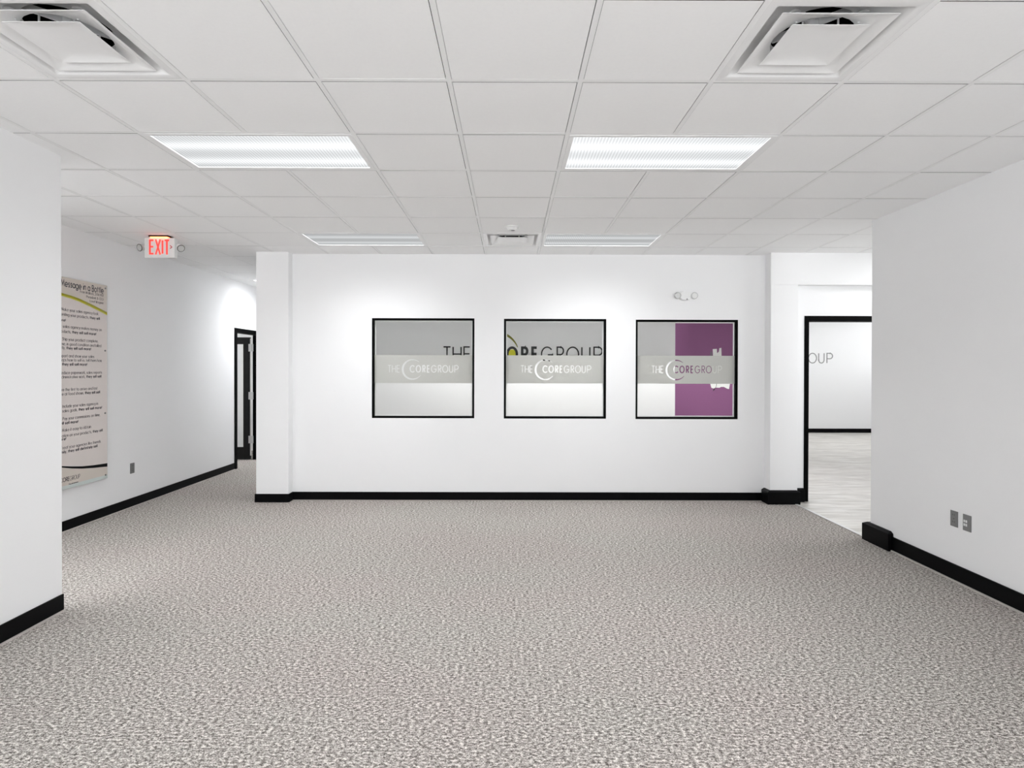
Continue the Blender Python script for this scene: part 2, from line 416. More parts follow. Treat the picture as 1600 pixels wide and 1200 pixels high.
def glyph_layout(text, cap, wt, track):
    """yields (char, x, stroke weight) ; text may hold *bold* spans"""
    x = 0; res = []; bold = False
    for ch in text:
        if ch == '*': bold = not bold; continue
        if ch == ' ': x += .42 * cap; continue
        wv = wt * (1.9 if bold else 1)
        gw = GL[ch][0] * cap
        res.append((ch, x + wv * cap / 2, wv)); x += gw + wv * cap + track * cap
    return res, x - track * cap

def put_glyph(bm, ch, x, wt, cap, o, rx, ux, nz, depth, sx=1.0):
    wd = wt * cap
    for st in GL[ch][1]:
        pts = [(x + p[0] * cap * sx, wd / 2 + p[1] * (cap - wd)) for p in st]
        ribbon(bm, pts, wd, o, rx, ux, nz, depth)

def put_text(bm, text, o, rx, ux, nz, cap, wt, track, depth, align='L', width=None):
    lay, tw = glyph_layout(text, cap, wt, track)
    k = (width / tw) if width else 1.0
    off = -tw * k if align == 'R' else 0
    for ch, x, wv in lay:
        put_glyph(bm, ch, 0, wv, cap, o + rx * (off + x * k), rx * k, ux, nz, depth)
    return tw * k

def crescent(bm, c, r, o, rx, ux, nz, depth, a0=45, a1=325, th=0.15, bias=205):
    """open ring that swells towards its middle"""
    n = 40; A = []; B = []
    for i in range(n + 1):
        t = i / n; a = math.radians(a0 + (a1 - a0) * t)
        wv = r * th * math.sin(math.pi * t) ** 0.8 + r * 0.03
        A.append((c[0] + r * math.cos(a), c[1] + r * math.sin(a)))
        B.append((c[0] + (r - wv) * math.cos(a), c[1] + (r - wv) * math.sin(a)))
    def V(p, h): return bm.verts.new(o + rx * p[0] + ux * p[1] + nz * h)
    a1_, b1_ = [V(p, depth) for p in A], [V(p, depth) for p in B]
    a0_, b0_ = [V(p, 0) for p in A], [V(p, 0) for p in B]
    for i in range(n):
        bm.faces.new((a1_[i], a1_[i + 1], b1_[i + 1], b1_[i])); bm.faces.new((a0_[i + 1], a0_[i], b0_[i], b0_[i + 1]))
        bm.faces.new((a1_[i + 1], a1_[i], a0_[i], a0_[i + 1])); bm.faces.new((b1_[i], b1_[i + 1], b0_[i + 1], b0_[i]))
    bm.faces.new((a1_[0], b1_[0], b0_[0], a0_[0])); bm.faces.new((a1_[n], a0_[n], b0_[n], b1_[n]))

# logo layout in units of its full width: letters with x-start, x-end (fractions measured on the wall sign)
LOGO = [('T', 0.000, 0.052, 0), ('H', 0.060, 0.118, 0), ('E', 0.128, 0.172, 0), ('C', 0.310, 0.385, 1), ('O', 0.395, 0.470, 1),
        ('R', 0.488, 0.535, 1), ('E', 0.552, 0.594, 1), ('G', 0.612, 0.690, 0), ('R', 0.710, 0.758, 0), ('O', 0.770, 0.852, 0),
        ('U', 0.864, 0.922, 0), ('P', 0.940, 1.000, 0)]

def logo_letter(bm, item, W, cap, o, rx, ux, nz, depth, thin=0.085, bold=0.21):
    ch, a, b, bd = item
    wt = bold if bd else thin
    wd = wt * cap
    k = ((b - a) * W - wd) / (GL[ch][0] * cap)
    for st in GL[ch][1]:
        pts = [(a * W + wd / 2 + p[0] * cap * k, wd / 2 + p[1] * (cap - wd)) for p in st]
        ribbon(bm, pts, wd, o, rx, ux, nz, depth)

VX, VY, VZ = Vector((1, 0, 0)), Vector((0, 1, 0)), Vector((0, 0, 1))

# ================================================================== SETTING
T = 0.6096
GX0, GY0 = -0.895637, 2.708355            # grid node (0,0)
XL, XNL = -4.20, -2.836                    # far-left wall, near-left wall
XR = 3.257                                 # right wall
YB = 6.817                                 # wall with the three windows
YS = 9.5                                   # sign wall behind the glass
YP = 9.75                                  # purple wall

# floors
struct(boxes('floor', [(-7.5, 3.27, -3.0, 6.95, -0.06, 0.0), (-7.5, -2.85, 6.95, 11.2, -0.06, 0.0)], M_CARPET))
f2 = struct(boxes('floor', [(3.27, 10.0, -3.0, 14.4, -0.06, 0.0), (-2.85, 3.27, 6.95, 14.4, -0.06, 0.0)], M_WOOD))
th = tag(boxes('threshold_strip', [(3.255, 3.29, 5.30, 6.70, 0.0, 0.006)], M_PALE, bevel=0.002),
         'pale metal transition strip between the carpet and the pale plank floor', 'threshold strip')

# ceiling: tiles per cell, grid of tees, plenum above
random.seed(4)
trof_cells = set()
def tcell(i, j): trof_cells.add((i, j)); trof_cells.add((i + 1, j))
TROF = [(-2, 1), (2, 1), (-2, 5), (2, 5), (-2, -3), (2, -3)]
for i, j in TROF: tcell(i, j)
CORR = (-5, 10)
tcell(*CORR)
trof_cells |= {(-5, -3), (-5, -2), (-5, 0), (-5, 1)}
DIFF = [(-2, -1), (3, -1), (1, 5)]
skip = trof_cells | set(DIFF)
bm = bmesh.new()
def cells():
    for i in range(-6, 10):
        for j in range(-10, 14):
            if j <= 6 or i <= -4: yield i, j
for i, j in cells():
    if (i, j) in skip: continue
    x0, x1 = GX0 + i * T + 0.0135, GX0 + (i + 1) * T - 0.0150
    y0, y1 = GY0 + j * T + 0.0172, GY0 + (j + 1) * T - 0.0122
    z = CEIL + 0.001
    v = [bm.verts.new((a, b, z + random.uniform(-0.0006, 0.0008))) for a, b in ((x0, y0), (x0, y1), (x1, y1), (x1, y0))]
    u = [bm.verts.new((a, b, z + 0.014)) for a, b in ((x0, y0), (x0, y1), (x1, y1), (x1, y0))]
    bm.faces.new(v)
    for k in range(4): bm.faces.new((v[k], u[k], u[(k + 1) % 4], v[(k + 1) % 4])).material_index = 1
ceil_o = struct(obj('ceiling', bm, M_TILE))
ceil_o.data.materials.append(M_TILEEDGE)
bm = bmesh.new()
for i in range(-6, 11):
    x = GX0 + i * T
    ymax = GY0 + (14 if i <= -3 else 7) * T
    segs = [(-3.0, ymax)]
    for (a, j) in trof_cells:                     # a 4 ft fixture has no tee across its middle
        if a != -5 and (a - 1, j) in trof_cells and a == i and (a, j) in trof_cells:
            s0, s1 = GY0 + j * T + 0.012, GY0 + (j + 1) * T - 0.012
            ns = []
            for p, q in segs:
                if p < s0 < q: ns += [(p, s0), (s1, q)]
                else: ns.append((p, q))
            segs = ns
    for p, q in segs: box(bm, x - 0.012, x + 0.012, p, q, CEIL, CEIL + 0.010)
for j in range(-9, 15):
    y = GY0 + j * T
    for i in range(-6, 10):
        if j > 7 and i > -4: continue
        x0 = GX0 + i * T + 0.012; x1 = x0 + T - 0.024
        box(bm, x0, x1, y - 0.012, y + 0.012, CEIL + 0.0005, CEIL + 0.010)
obj('ceiling_grid', bm, M_TEE, ceil_o)
boxes('plenum_backing', [(-7.5, 10.0, -3.0, 6.9, CEIL + 0.16, CEIL + 0.2), (-7.5, -2.85, 6.9, 11.2, CEIL + 0.16, CEIL + 0.2)], M_PLENUM, ceil_o)
struct(boxes('ceiling', [(-2.85, 10.0, 6.9, 14.4, CEIL + 0.02, CEIL + 0.1)], M_TILE))

CT = CEIL + 0.03      # walls run just past the tiles
# walls
struct(boxes('wall_left', [(XL - 0.13, XL, -3.0, 8.90, 0, CT), (XL - 0.13, XL, 9.86, 11.2, 0, CT), (XL - 0.13, XL, 8.90, 9.86, 2.135, CT)], M_WALL))
struct(boxes('wall_left_near', [(XNL - 0.14, XNL, -3.0, 3.69, 0, CT)], M_WALL, bevel=0.004))
struct(boxes('wall_right', [(XR, XR + 0.15, -3.0, 5.24, 0, CT)], M_WALL, bevel=0.004))
# window wall with three openings, column at its left, pilaster and doorway at its right
WIN = [(-1.619, -0.419, 0.962, 2.133), (-0.073, 1.126, 0.960, 2.129), (1.471, 2.672, 0.957, 2.123)]
lst = []
xs = -2.60
ZB, ZT = 0.957, 2.134
for a, b, c, d in WIN:
    lst.append((xs, a, YB, YB + 0.13, 0, CT)); xs = b
    lst.append((a, b, YB, YB + 0.13, 0, c)); lst.append((a, b, YB, YB + 0.13, d, CT))
lst.append((xs, 2.99, YB, YB + 0.13, 0, CT))
struct(boxes('wall_back', lst, M_WALL))
struct(boxes('trim_1', [(-2.921, -2.549, 6.70, YB + 0.13, 0, CT)], M_WALL, bevel=0.004))
struct(boxes('trim_2', [(2.985, 3.30, 6.665, 6.94, 0, 2.515)], M_WALL, bevel=0.004))
struct(boxes('wall_back_right', [(3.30, 3.434, 6.79, 6.94, 0, 2.515), (3.434, 5.4, 6.79, 6.94, 2.169, 2.515), (5.4, 10.0, 6.79, 6.94, 0, 2.515),
                                 (2.985, 10.0, 6.6655, 6.94, 2.515, CT)], M_WALL))
# corridor and rooms beyond
struct(boxes('wall_corridor_right', [(-2.921, -2.80, YB + 0.13, 11.2, 0, CT)], M_WALL))
struct(boxes('wall_corridor_end', [(XL - 0.13, -2.921, 11.2, 11.3, 0, CT)], M_WALL))
struct(boxes('wall_side_room', [(-7.6, -7.5, 7.5, 11.2, 0, CT), (-7.5, XL - 0.13, 10.9, 11.0, 0, CT), (-7.5, XL - 0.13, 7.4, 7.5, 0, CT)], M_WALL))
struct(boxes('wall_sign', [(-2.80, 2.695, YS, YS + 0.12, 0, CT)], M_WALL))
struct(boxes('wall_purple', [(2.695, 4.35, YP, YP + 0.12, 0, CT)], M_PURPLE))
struct(boxes('wall_behind_purple', [(4.35, 4.45, YP, 14.2, 0, CT)], M_WALL))
struct(boxes('wall_far_room', [(4.45, 10.0, 14.2, 14.3, 0, CT)], M_WALL))
# unseen soffit board added to shade the upper part of the sign wall
struct(boxes('trim_shade', [(-2.80, 4.35, 8.62, 8.74, 2.42, CT)], M_WALL))

def holed_x(name, x, y0, y1, oy0, oy1, oz0, oz1):
    struct(boxes(name, [(x, x + 0.1, y0, oy0, 0, CT), (x, x + 0.1, oy1, y1, 0, CT), (x, x + 0.1, oy0, oy1, 0, oz0), (x, x + 0.1, oy0, oy1, oz1, CT)], M_WALL))
holed_x('wall_outer', 7.0, -3.0, 6.79, 3.0, 6.0, 0.9, 2.2)
holed_x('wall_outer_far', 10.0, 6.94, 14.3, 10.6, 13.6, 0.9, 2.4)
# baseboards
BH = 0.10
def base(name, lst, toe=None, h=None):
    o = struct(boxes(name, lst, M_BLACK, bevel=0.003))
    if toe: boxes('carpet_edge', toe, M_TOE, o)
    return o
base('baseboard_left', [(XL, XL + 0.012, -3.0, 8.86, 0.006, BH)], [(XL + 0.012, XL + 0.022, -3.0, 8.86, 0, 0.008)])
base('baseboard_left_near', [(XNL, XNL + 0.012, -3.0, 3.690, 0.012, 0.112)],
     [(XNL + 0.0, XNL + 0.018, -3.0, 3.690, 0, 0.0118)])
base('baseboard_back', [(-2.549, 2.99, YB - 0.012, YB, 0.004, 0.098)], [(-2.54, 2.94, YB - 0.02, YB - 0.012, 0, 0.006)])
base('baseboard_column', [(-2.933, -2.537, 6.688, 6.70, 0.002, 0.098), (-2.933, -2.921, 6.70, 6.94, 0.002, 0.098), (-2.549, -2.537, 6.70, YB - 0.012, 0.002, 0.098)])
base('baseboard_right', [(XR - 0.014, XR, -3.0, 4.93, 0.012, 0.125)], [(XR - 0.022, XR - 0.0, -3.0, 4.925, 0, 0.012)])
base('baseboard_far_room', [(4.45, 10.0, 14.185, 14.2, 0.0, 0.10)])

def cap_block(name, x0, x1, y0, y1, h, ch, open_sides):
    """thick base block with a sloped top edge; open_sides: which sides slope"""
    bm = bmesh.new()
    ix0 = x0 + (ch if 'L' in open_sides else 0); ix1 = x1 - (ch if 'R' in open_sides else 0)
    iy0 = y0 + (ch if 'F' in open_sides else 0); iy1 = y1 - (ch if 'B' in open_sides else 0)
    lv = [[(x0, y0), (x1, y0), (x1, y1), (x0, y1)], [(x0, y0), (x1, y0), (x1, y1), (x0, y1)], [(ix0, iy0), (ix1, iy0), (ix1, iy1), (ix0, iy1)]]
    zz = [0.0, h - ch * 0.55, h]
    R = [[bm.verts.new((p[0], p[1], z)) for p in ring] for ring, z in zip(lv, zz)]
    for a, b in zip(R[:-1], R[1:]):
        for k in range(4): bm.faces.new((a[k], a[(k + 1) % 4], b[(k + 1) % 4], b[k]))
    bm.faces.new(R[0][::-1]); bm.faces.new(R[-1])
    return struct(obj(name, bm, M_BLACK, bevel=0.002))
cap_block('baseboard_pilaster', 2.945, 3.318, 6.625, 6.80, 0.158, 0.03, 'LRF')
cap_block('baseboard_pilaster_return', 3.318, 3.428, 6.748, 6.79, 0.158, 0.03, 'F')
cap_block('baseboard_right_end', 3.213, 3.45, 4.925, 5.295, 0.165, 0.03, 'LFB')

# doorway frame at the right (cased opening without a leaf)
d2 = empty_struct('door_2', (3.46, 6.78, 0))
boxes('door_frame', [(3.434 - 3.46, 3.486 - 3.46, 0, 0.17, 0, 2.169), (3.486 - 3.46, 5.35 - 3.46, 0, 0.17, 2.108, 2.169), (5.35 - 3.46, 5.40 - 3.46, 0, 0.17, 0, 2.169)], M_BLACKF, d2, bevel=0.003)

# door at the far left: frame, leaf swung open into the side room
d1 = empty_struct('door_1', (XL, 9.84, 0))
fy0, fy1 = 8.873 - 9.84, 0.06
fr = boxes('door_frame', [(-0.14, 0.014, fy0, fy0 + 0.075, 0, 2.158), (-0.14, 0.014, -0.015, fy1, 0, 2.158), (-0.14, 0.014, fy0 + 0.075, -0.015, 2.095, 2.158),
                          (-0.10, -0.06, fy0 + 0.075, fy0 + 0.09, 0, 2.095)], M_BLACKF, d1, bevel=0.002)
lx0, lx1 = -1.02, -0.165
yl0, yl1 = -0.06, -0.015
leaf = boxes('door_leaf', [(lx0, lx0 + 0.13, yl0, yl1, 0.012, 2.06), (lx1 - 0.115, lx1, yl0, yl1, 0.012, 2.06),
                           (lx0 + 0.13, lx1 - 0.115, yl0, yl1, 0.012, 0.215), (lx0 + 0.13, lx1 - 0.115, yl0, yl1, 1.945, 2.06)], M_DOOR, d1, bevel=0.002)
boxes('glass_lite', [(lx0 + 0.13, lx1 - 0.115, yl0 + 0.015, yl0 + 0.021, 0.215, 1.945)], M_GLASS, leaf)
boxes('edge_strip', [(lx1 + 0.004, lx1 + 0.022, yl0 - 0.004, yl0 + 0.006, 0.075, 2.04)], M_PALE, leaf)
for z in (0.345, 1.08, 1.885):
    bm = bmesh.new()
    box(bm, lx1 - 0.022, lx1 + 0.004, yl0 - 0.010, yl0 - 0.004, z - 0.062, z + 0.062)
    box(bm, lx1 + 0.022, lx1 + 0.058, yl0 - 0.010, yl0 - 0.004, z - 0.062, z + 0.062)
    cyl(bm, (lx1 + 0.013, yl0 - 0.010, z - 0.068), (0, 0, 1), 0.009, 0.136, 12)
    obj('hinge', bm, M_STEEL, leaf)

# windows: black frame, pane, frosted band with the logo cut out of it
FB0, FB1 = 1.372, 1.702
for n, (a, b, c, d) in enumerate(WIN):
    wo = empty_struct('window_%d' % (n + 1), ((a + b) / 2, YB + 0.008, c))
    hw = (b - a) / 2; hh = d - c; t = 0.024; dp = 0.062
    boxes('window_frame', [(-hw, -hw + t, 0, dp, 0, hh), (hw - t, hw, 0, dp, 0, hh), (-hw + t, hw - t, 0, dp, 0, t), (-hw + t, hw - t, 0, dp, hh - t, hh)], M_BLACKF, wo, bevel=0.002)
    # inner white bead behind the pane
    boxes('window_bead', [(-hw + t, -hw + t + 0.012, 0.046, 0.062, t, hh - t), (hw - t - 0.012, hw - t, 0.046, 0.062, t, hh - t),
                          (-hw + t + 0.012, hw - t - 0.012, 0.046, 0.062, t, t + 0.012), (-hw + t + 0.012, hw - t - 0.012, 0.046, 0.062, hh - t - 0.012, hh - t)], M_WHITE, wo)
    pane = boxes('window_pane', [(-hw + t, hw - t, 0.036, 0.042, t, hh - t)], M_GLASS, wo)
    bm = bmesh.new()
    box(bm, -hw + t, hw - t, 0.0342, 0.0352, FB0 - c, FB1 - c)
    band = obj('frosted_band', bm, M_FROST, pane)
    # cutter letters
    lx = -hw + (0.177 if n == 0 else 0.195); W = 0.835; cap = 0.090; bz = 1.495 - c
    bm = bmesh.new()
    o = Vector((lx, 0.030, bz)); ny = Vector((0, 1, 0))
    cut = []
    for it in LOGO:
        b2 = bmesh.new()
        logo_letter(b2, it, W, cap, o, VX, VZ, ny, 0.010, thin=0.09, bold=0.14)
        cut.append(b2)
    b2 = bmesh.new(); crescent(b2, (0.345 * W, cap * 0.42), 0.122, o, VX, VZ, ny, 0.010); cut.append(b2)
    tmps = []
    for b2 in cut:
        bmesh.ops.recalc_face_normals(b2, faces=b2.faces)
        me = bpy.data.meshes.new('t'); b2.to_mesh(me); b2.free()
        to = bpy.data.objects.new('t', me); COL.objects.link(to); to.parent = wo
        tmps.append(to)
        md = band.modifiers.new('cut', 'BOOLEAN'); md.operation = 'DIFFERENCE'; md.object = to; md.solver = 'EXACT'; md.use_self = True
    bpy.context.view_layer.update()
    dg = bpy.context.evaluated_depsgraph_get()
    nm = bpy.data.meshes.new_from_object(band.evaluated_get(dg))
    band.modifiers.clear(); band.data = nm
    for to in tmps:
        me = to.data; bpy.data.objects.remove(to); bpy.data.meshes.remove(me)

# ================================================================== LIGHT FIXTURES
def make_troffer(label, group, loc, lm=None):
    t = thing('ceiling_light', label, 'ceiling light', loc, group)
    hx, hy = T - 0.013, T / 2 - 0.013
    li = 0.028
    bm = bmesh.new()
    for b in ((-hx, hx, -hy, -hy + li), (-hx, hx, hy - li, hy), (-hx, -hx + li, -hy + li, hy - li), (hx - li, hx, -hy + li, hy - li)):
        box(bm, b[0], b[1], b[2], b[3], -0.002, 0.012)
    box(bm, -hx, hx, -hy, hy, 0.09, 0.10)
    obj('frame', bm, M_WHITE, t, bevel=0.002)
    boxes('lens', [(-hx + li, hx - li, -hy + li, hy - li, 0.004, 0.009)], lm or M_LENS, t)
    return t
def cellc(i, j, wide=1): return (GX0 + (i + wide / 2) * T, GY0 + (j + 0.5) * T, CEIL)
GRP = 'recessed fluorescent ceiling lights'
labs = ['long lit ceiling light with ribbed lens, nearest on the left',
        'long lit ceiling light with ribbed lens, nearest on the right',
        'narrow-looking lit ceiling light left of the far air vent, close to the window wall',
        'narrow-looking lit ceiling light right of the far air vent, close to the window wall',
        'lit ceiling light overhead on the left, outside the view', 'lit ceiling light overhead on the right, outside the view']
t0 = make_troffer(labs[0], GRP, cellc(*TROF[0], wide=2))
for k in range(1, len(TROF)): dup(t0, cellc(*TROF[k], wide=2), labs[k])
tc_ = make_troffer('lit ceiling light at the far end of the left corridor, mostly behind the column', GRP, cellc(*CORR, wide=2), lens_mat(4.0, 1.2, 5.0))

tp_ = make_troffer('unseen fill light added over the passage behind the near left wall', GRP, (GX0 - 4.5 * T, GY0 - 2 * T, CEIL), M_PASSAGE_FILL)
tp_.rotation_euler = (0, 0, math.pi / 2)
dup(tp_, (GX0 - 4.5 * T, GY0 + 1 * T, CEIL), 'unseen fill light added over the passage, just left of the near left wall corner')
# unseen ceiling panels added to brighten the far room and right corridor
M_PANEL = mat('fill_panel_lens', (1, 1, 1), emit=(0.97, 0.985, 1), estr=10.0)
for k, (x, y, lab) in enumerate(((6.6, 12.0, 'added fill panel on the far room ceiling, nearest its end wall'), (5.2, 5.6, 'added fill panel above the plank floor right of the doorway corner'))):
    sp_ = thing('ceiling_light', lab, 'ceiling light', (x, y, CEIL + (0.02 if k < 1 else 0.0)), 'added fill panels of the rooms on the right')
    boxes('lens', [(-0.56, 0.56, -0.56, 0.56, -0.012, -0.006)], M_PANEL, sp_)
    boxes('frame', [(-0.6, 0.6, -0.6, 0.6, -0.006, 0.0)], M_WHITE, sp_)
# added unseen lamps: side room behind the open door, sign wall behind the windows
sr_ = thing('ceiling_light', 'unseen fill lamp added inside the side room beyond the open black door', 'ceiling light', (-5.9, 9.2, CEIL))
boxes('lens', [(-0.5, 0.5, -0.25, 0.25, -0.012, -0.006)], mat('side_room_fill', (1, 1, 1), emit=(1, 1, 1), estr=30.0), sr_)
boxes('frame', [(-0.53, 0.53, -0.28, 0.28, -0.006, 0.004)], M_WHITE, sr_)
st = thing('fill_strip', 'unseen strip lamp added behind the windows to light the lower sign wall', 'ceiling light', (0.8, 8.20, CEIL))
boxes('tube', [(-2.6, 3.4, -0.02, 0.02, -0.080, -0.060)], M_STRIP, st)
sl = bpy.data.lights.new('fill_strip_lamp', 'AREA'); sl.shape = 'RECTANGLE'; sl.size = 6.0; sl.size_y = 0.05; sl.energy = STRIP_W  # area light added to brighten the lower sign wall
slo = bpy.data.objects.new('fill_strip_lamp', sl); COL.objects.link(slo); slo.parent = st
slo.location = (0.4, 0.0, -0.086); slo.rotation_euler = (math.radians(38), 0, 0)
boxes('housing', [(-2.65, 3.45, -0.045, 0.045, -0.06, 0.0)], M_WHITE, st)

# ================================================================== AIR DIFFUSERS
def rr(half, rc, n=6):
    """rounded square ring, 4*(n+1) points"""
    pts = []
    for (sx, sy, a0) in ((1, 1, 0), (-1, 1, 90), (-1, -1, 180), (1, -1, 270)):
        for k in range(n + 1):
            a = math.radians(a0 + 90 * k / n)
            pts.append(((half - rc) * sx + rc * math.cos(a), (half - rc) * sy + rc * math.sin(a)))
    return pts
def loft(rings, close_top=False, close_bot=False):
    bm = bmesh.new()
    R = [[bm.verts.new((p[0], p[1], z)) for p in rr(h, rc)] for h, rc, z in rings]
    n = len(R[0])
    for a, b in zip(R[:-1], R[1:]):
        for k in range(n): bm.faces.new((a[k], a[(k + 1) % n], b[(k + 1) % n], b[k]))
    if close_top: bm.faces.new(R[-1])
    if close_bot: bm.faces.new(R[0][::-1])
    return bm
def make_diffuser(label, group, loc):
    t = thing('air_diffuser', label, 'air vent', loc, group)
    def part(nm, rings, m, th=0.0012, **k):
        o = obj(nm, loft(rings, **k), m, t, smooth=True)
        s = o.modifiers.new('s', 'SOLIDIFY'); s.thickness = th; s.offset = 0
        e = o.modifiers.new('e', 'EDGE_SPLIT'); e.split_angle = math.radians(40)
        return o
    part('pan', [(0.2975, 0.002, 0.001), (0.262, 0.006, -0.001), (0.255, 0.01, 0.002), (0.248, 0.03, 0.016), (0.241, 0.10, 0.034), (0.226, 0.17, 0.050), (0.200, 0.200, 0.056), (0.162, 0.162, 0.058), (0.160, 0.160, 0.061)], M_DIFF)
    part('ring_vane', [(0.222, 0.003, -0.002), (0.214, 0.006, -0.001), (0.192, 0.05, 0.010), (0.178, 0.10, 0.018), (0.164, 0.145, 0.024), (0.157, 0.157, 0.026), (0.155, 0.155, 0.029)], M_DIFF)
    part('center_plate', [(0.150, 0.003, -0.003), (0.142, 0.006, -0.001), (0.125, 0.03, 0.005), (0.090, 0.06, 0.008), (0.040, 0.04, 0.0085), (0.012, 0.012, 0.0085)], M_DIFF, close_top=True)
    bm = bmesh.new(); cyl(bm, (0, 0, 0.060), (0, 0, 1), 0.1615, 0.092, 40)
    bmesh.ops.delete(bm, geom=[f for f in bm.faces if len(f.verts) > 4 and f.calc_center_median().z < 0.07], context='FACES_ONLY')
    obj('duct', bm, M_DUCT, t)
    bm = bmesh.new()
    for k in range(4):
        a = math.radians(45 + 90 * k); d = Vector((math.cos(a), math.sin(a), 0)); s = Vector((-d.y, d.x, 0))
        # radial vanes and posts that carry the cones
        p = [d * 0.03 + s * 0.004, d * 0.158 + s * 0.004, d * 0.158 - s * 0.004, d * 0.03 - s * 0.004]
        lo = [bm.verts.new(q + Vector((0, 0, 0.070))) for q in p]; hi = [bm.verts.new(q + Vector((0, 0, 0.10))) for q in p]
        bm.faces.new(lo[::-1]); bm.faces.new(hi)
        for q in range(4): bm.faces.new((lo[q], lo[(q + 1) % 4], hi[(q + 1) % 4], hi[q]))
        cyl(bm, d * 0.10 + Vector((0, 0, 0.010)), (0, 0, 1), 0.004, 0.062, 8)
        cyl(bm, d * 0.172 + Vector((0, 0, 0.020)), (0, 0, 1), 0.004, 0.038, 8)
        cyl(bm, d * 0.188 + Vector((0, 0, 0.048)), (0, 0, 1), 0.022, 0.006, 18)
    cyl(bm, (0, 0, 0.06), (0, 0, 1), 0.03, 0.05, 20)
    obj('support_bracket', bm, M_DIFF, t)
    return t
dl = ['square white stepped air diffuser at the upper left of the ceiling', 'square white stepped air diffuser at the upper right of the ceiling',
      'small-looking square air diffuser between the two far ceiling lights']
dgrp = 'square ceiling air diffusers'
df = make_diffuser(dl[0], dgrp, cellc(*DIFF[0]))
dup(df, cellc(*DIFF[1]), dl[1]); dup(df, cellc(*DIFF[2]), dl[2])

# smoke detector
sd = thing('smoke_detector', 'round white smoke detector on the ceiling just before the far air vent', 'smoke detector', (0.015, 5.47, CEIL))
bm = bmesh.new(); cyl(bm, (0, 0, 0), (0, 0, -1), 0.065, 0.012, 32); obj('base', bm, M_PLASTIC, sd, bevel=0.002)
bm = bmesh.new(); cyl(bm, (0, 0, -0.012), (0, 0, -1), 0.052, 0.026, 32, 0.036); obj('sensor_dome', bm, M_PLASTIC, sd, bevel=0.003)
bm = bmesh.new(); cyl(bm, (0.008, -0.004, -0.038), (0, 0, -1), 0.018, 0.004, 16); obj('sensor_grille', bm, M_GREYPL, sd)

# ================================================================== EXIT SIGN
ex = thing('exit_sign', 'white ceiling-mounted box sign with glowing red EXIT lettering and two lamp heads', 'exit sign', (-3.548, 5.93, CEIL))
HW = 0.152
hs = boxes('housing', [(-HW, HW, -0.028, 0.028, -0.222, -0.020)], M_PLASTIC, ex, bevel=0.006)
boxes('canopy', [(-0.10, 0.10, -0.05, 0.05, -0.012, 0.0)], M_BLACKF, ex, bevel=0.003)
boxes('light_slot', [(-0.085, 0.085, -0.045, 0.045, -0.0195, -0.0125)], M_REDGLOW, ex)
ny = Vector((0, -1, 0))
face_o = Vector((0, -0.028, -0.19))
xk = [(-0.106, 'E'), (-0.048, 'X'), (0.021, 'I'), (0.042, 'T')]
for x0, ch in xk:
    bm = bmesh.new()
    gw = {'E': 0.036, 'X': 0.046, 'I': 0.01, 'T': 0.046}[ch]
    cap, wt = 0.152, 0.115
    k = gw / (GL[ch][0] * cap) if ch != 'I' else 1
    put_glyph(bm, ch, 0, wt, cap, face_o + VX * (x0 + 0.01), VX * k, VZ, ny, 0.002)
    # horizontal scaling thins upright strokes: give them back their width
    if ch in 'ET':
        xx = face_o.x + x0 + 0.01 + (0 if ch == 'E' else gw / 2)
        box(bm, xx - 0.0085, xx + 0.0085, -0.030, -0.028, face_o.z, face_o.z + cap)
    if ch == 'X':
        for s in (1, -1):
            ribbon(bm, [(x0 + 0.01 + (0 if s == 1 else gw), 0.0), (x0 + 0.01 + (gw if s == 1 else 0), cap)], 0.016, face_o, VX, VZ, ny, 0.0022)
    obj('letter', bm, M_RED, ex)
bm = bmesh.new()
ribbon(bm, [(0.108, 0.092), (0.125, 0.076), (0.108, 0.060)], 0.009, face_o, VX, VZ, ny, 0.002)
obj('arrow', bm, mat('exit_red_dim', (0.45, 0.06, 0.07), 0.5), ex)
for s in (-1, 1):
    bm = bmesh.new()
    aim = Vector((-0.35, -1, -0.25)) if s < 0 else Vector((0.75, -0.6, -0.5))
    c = Vector((s * 0.196, -0.005, -0.115))
    aim.normalize()
    cyl(bm, (s * HW, 0, -0.11), (s, 0, 0), 0.012, 0.02, 12)
    cyl(bm, c - aim * 0.035, aim, 0.026, 0.055, 24, 0.038)
    hd = obj('lamp_head', bm, M_PLASTIC, ex)
    bm = bmesh.new(); cyl(bm, c + aim * 0.0205, aim, 0.0365, 0.004, 24)
    cc = obj('bezel', bm, M_SLOT, hd)
    bm = bmesh.new(); cyl(bm, c + aim * 0.0240, aim, 0.032, 0.006, 24, 0.026)
    obj('lamp_lens', bm, M_LAMPLENS, hd)

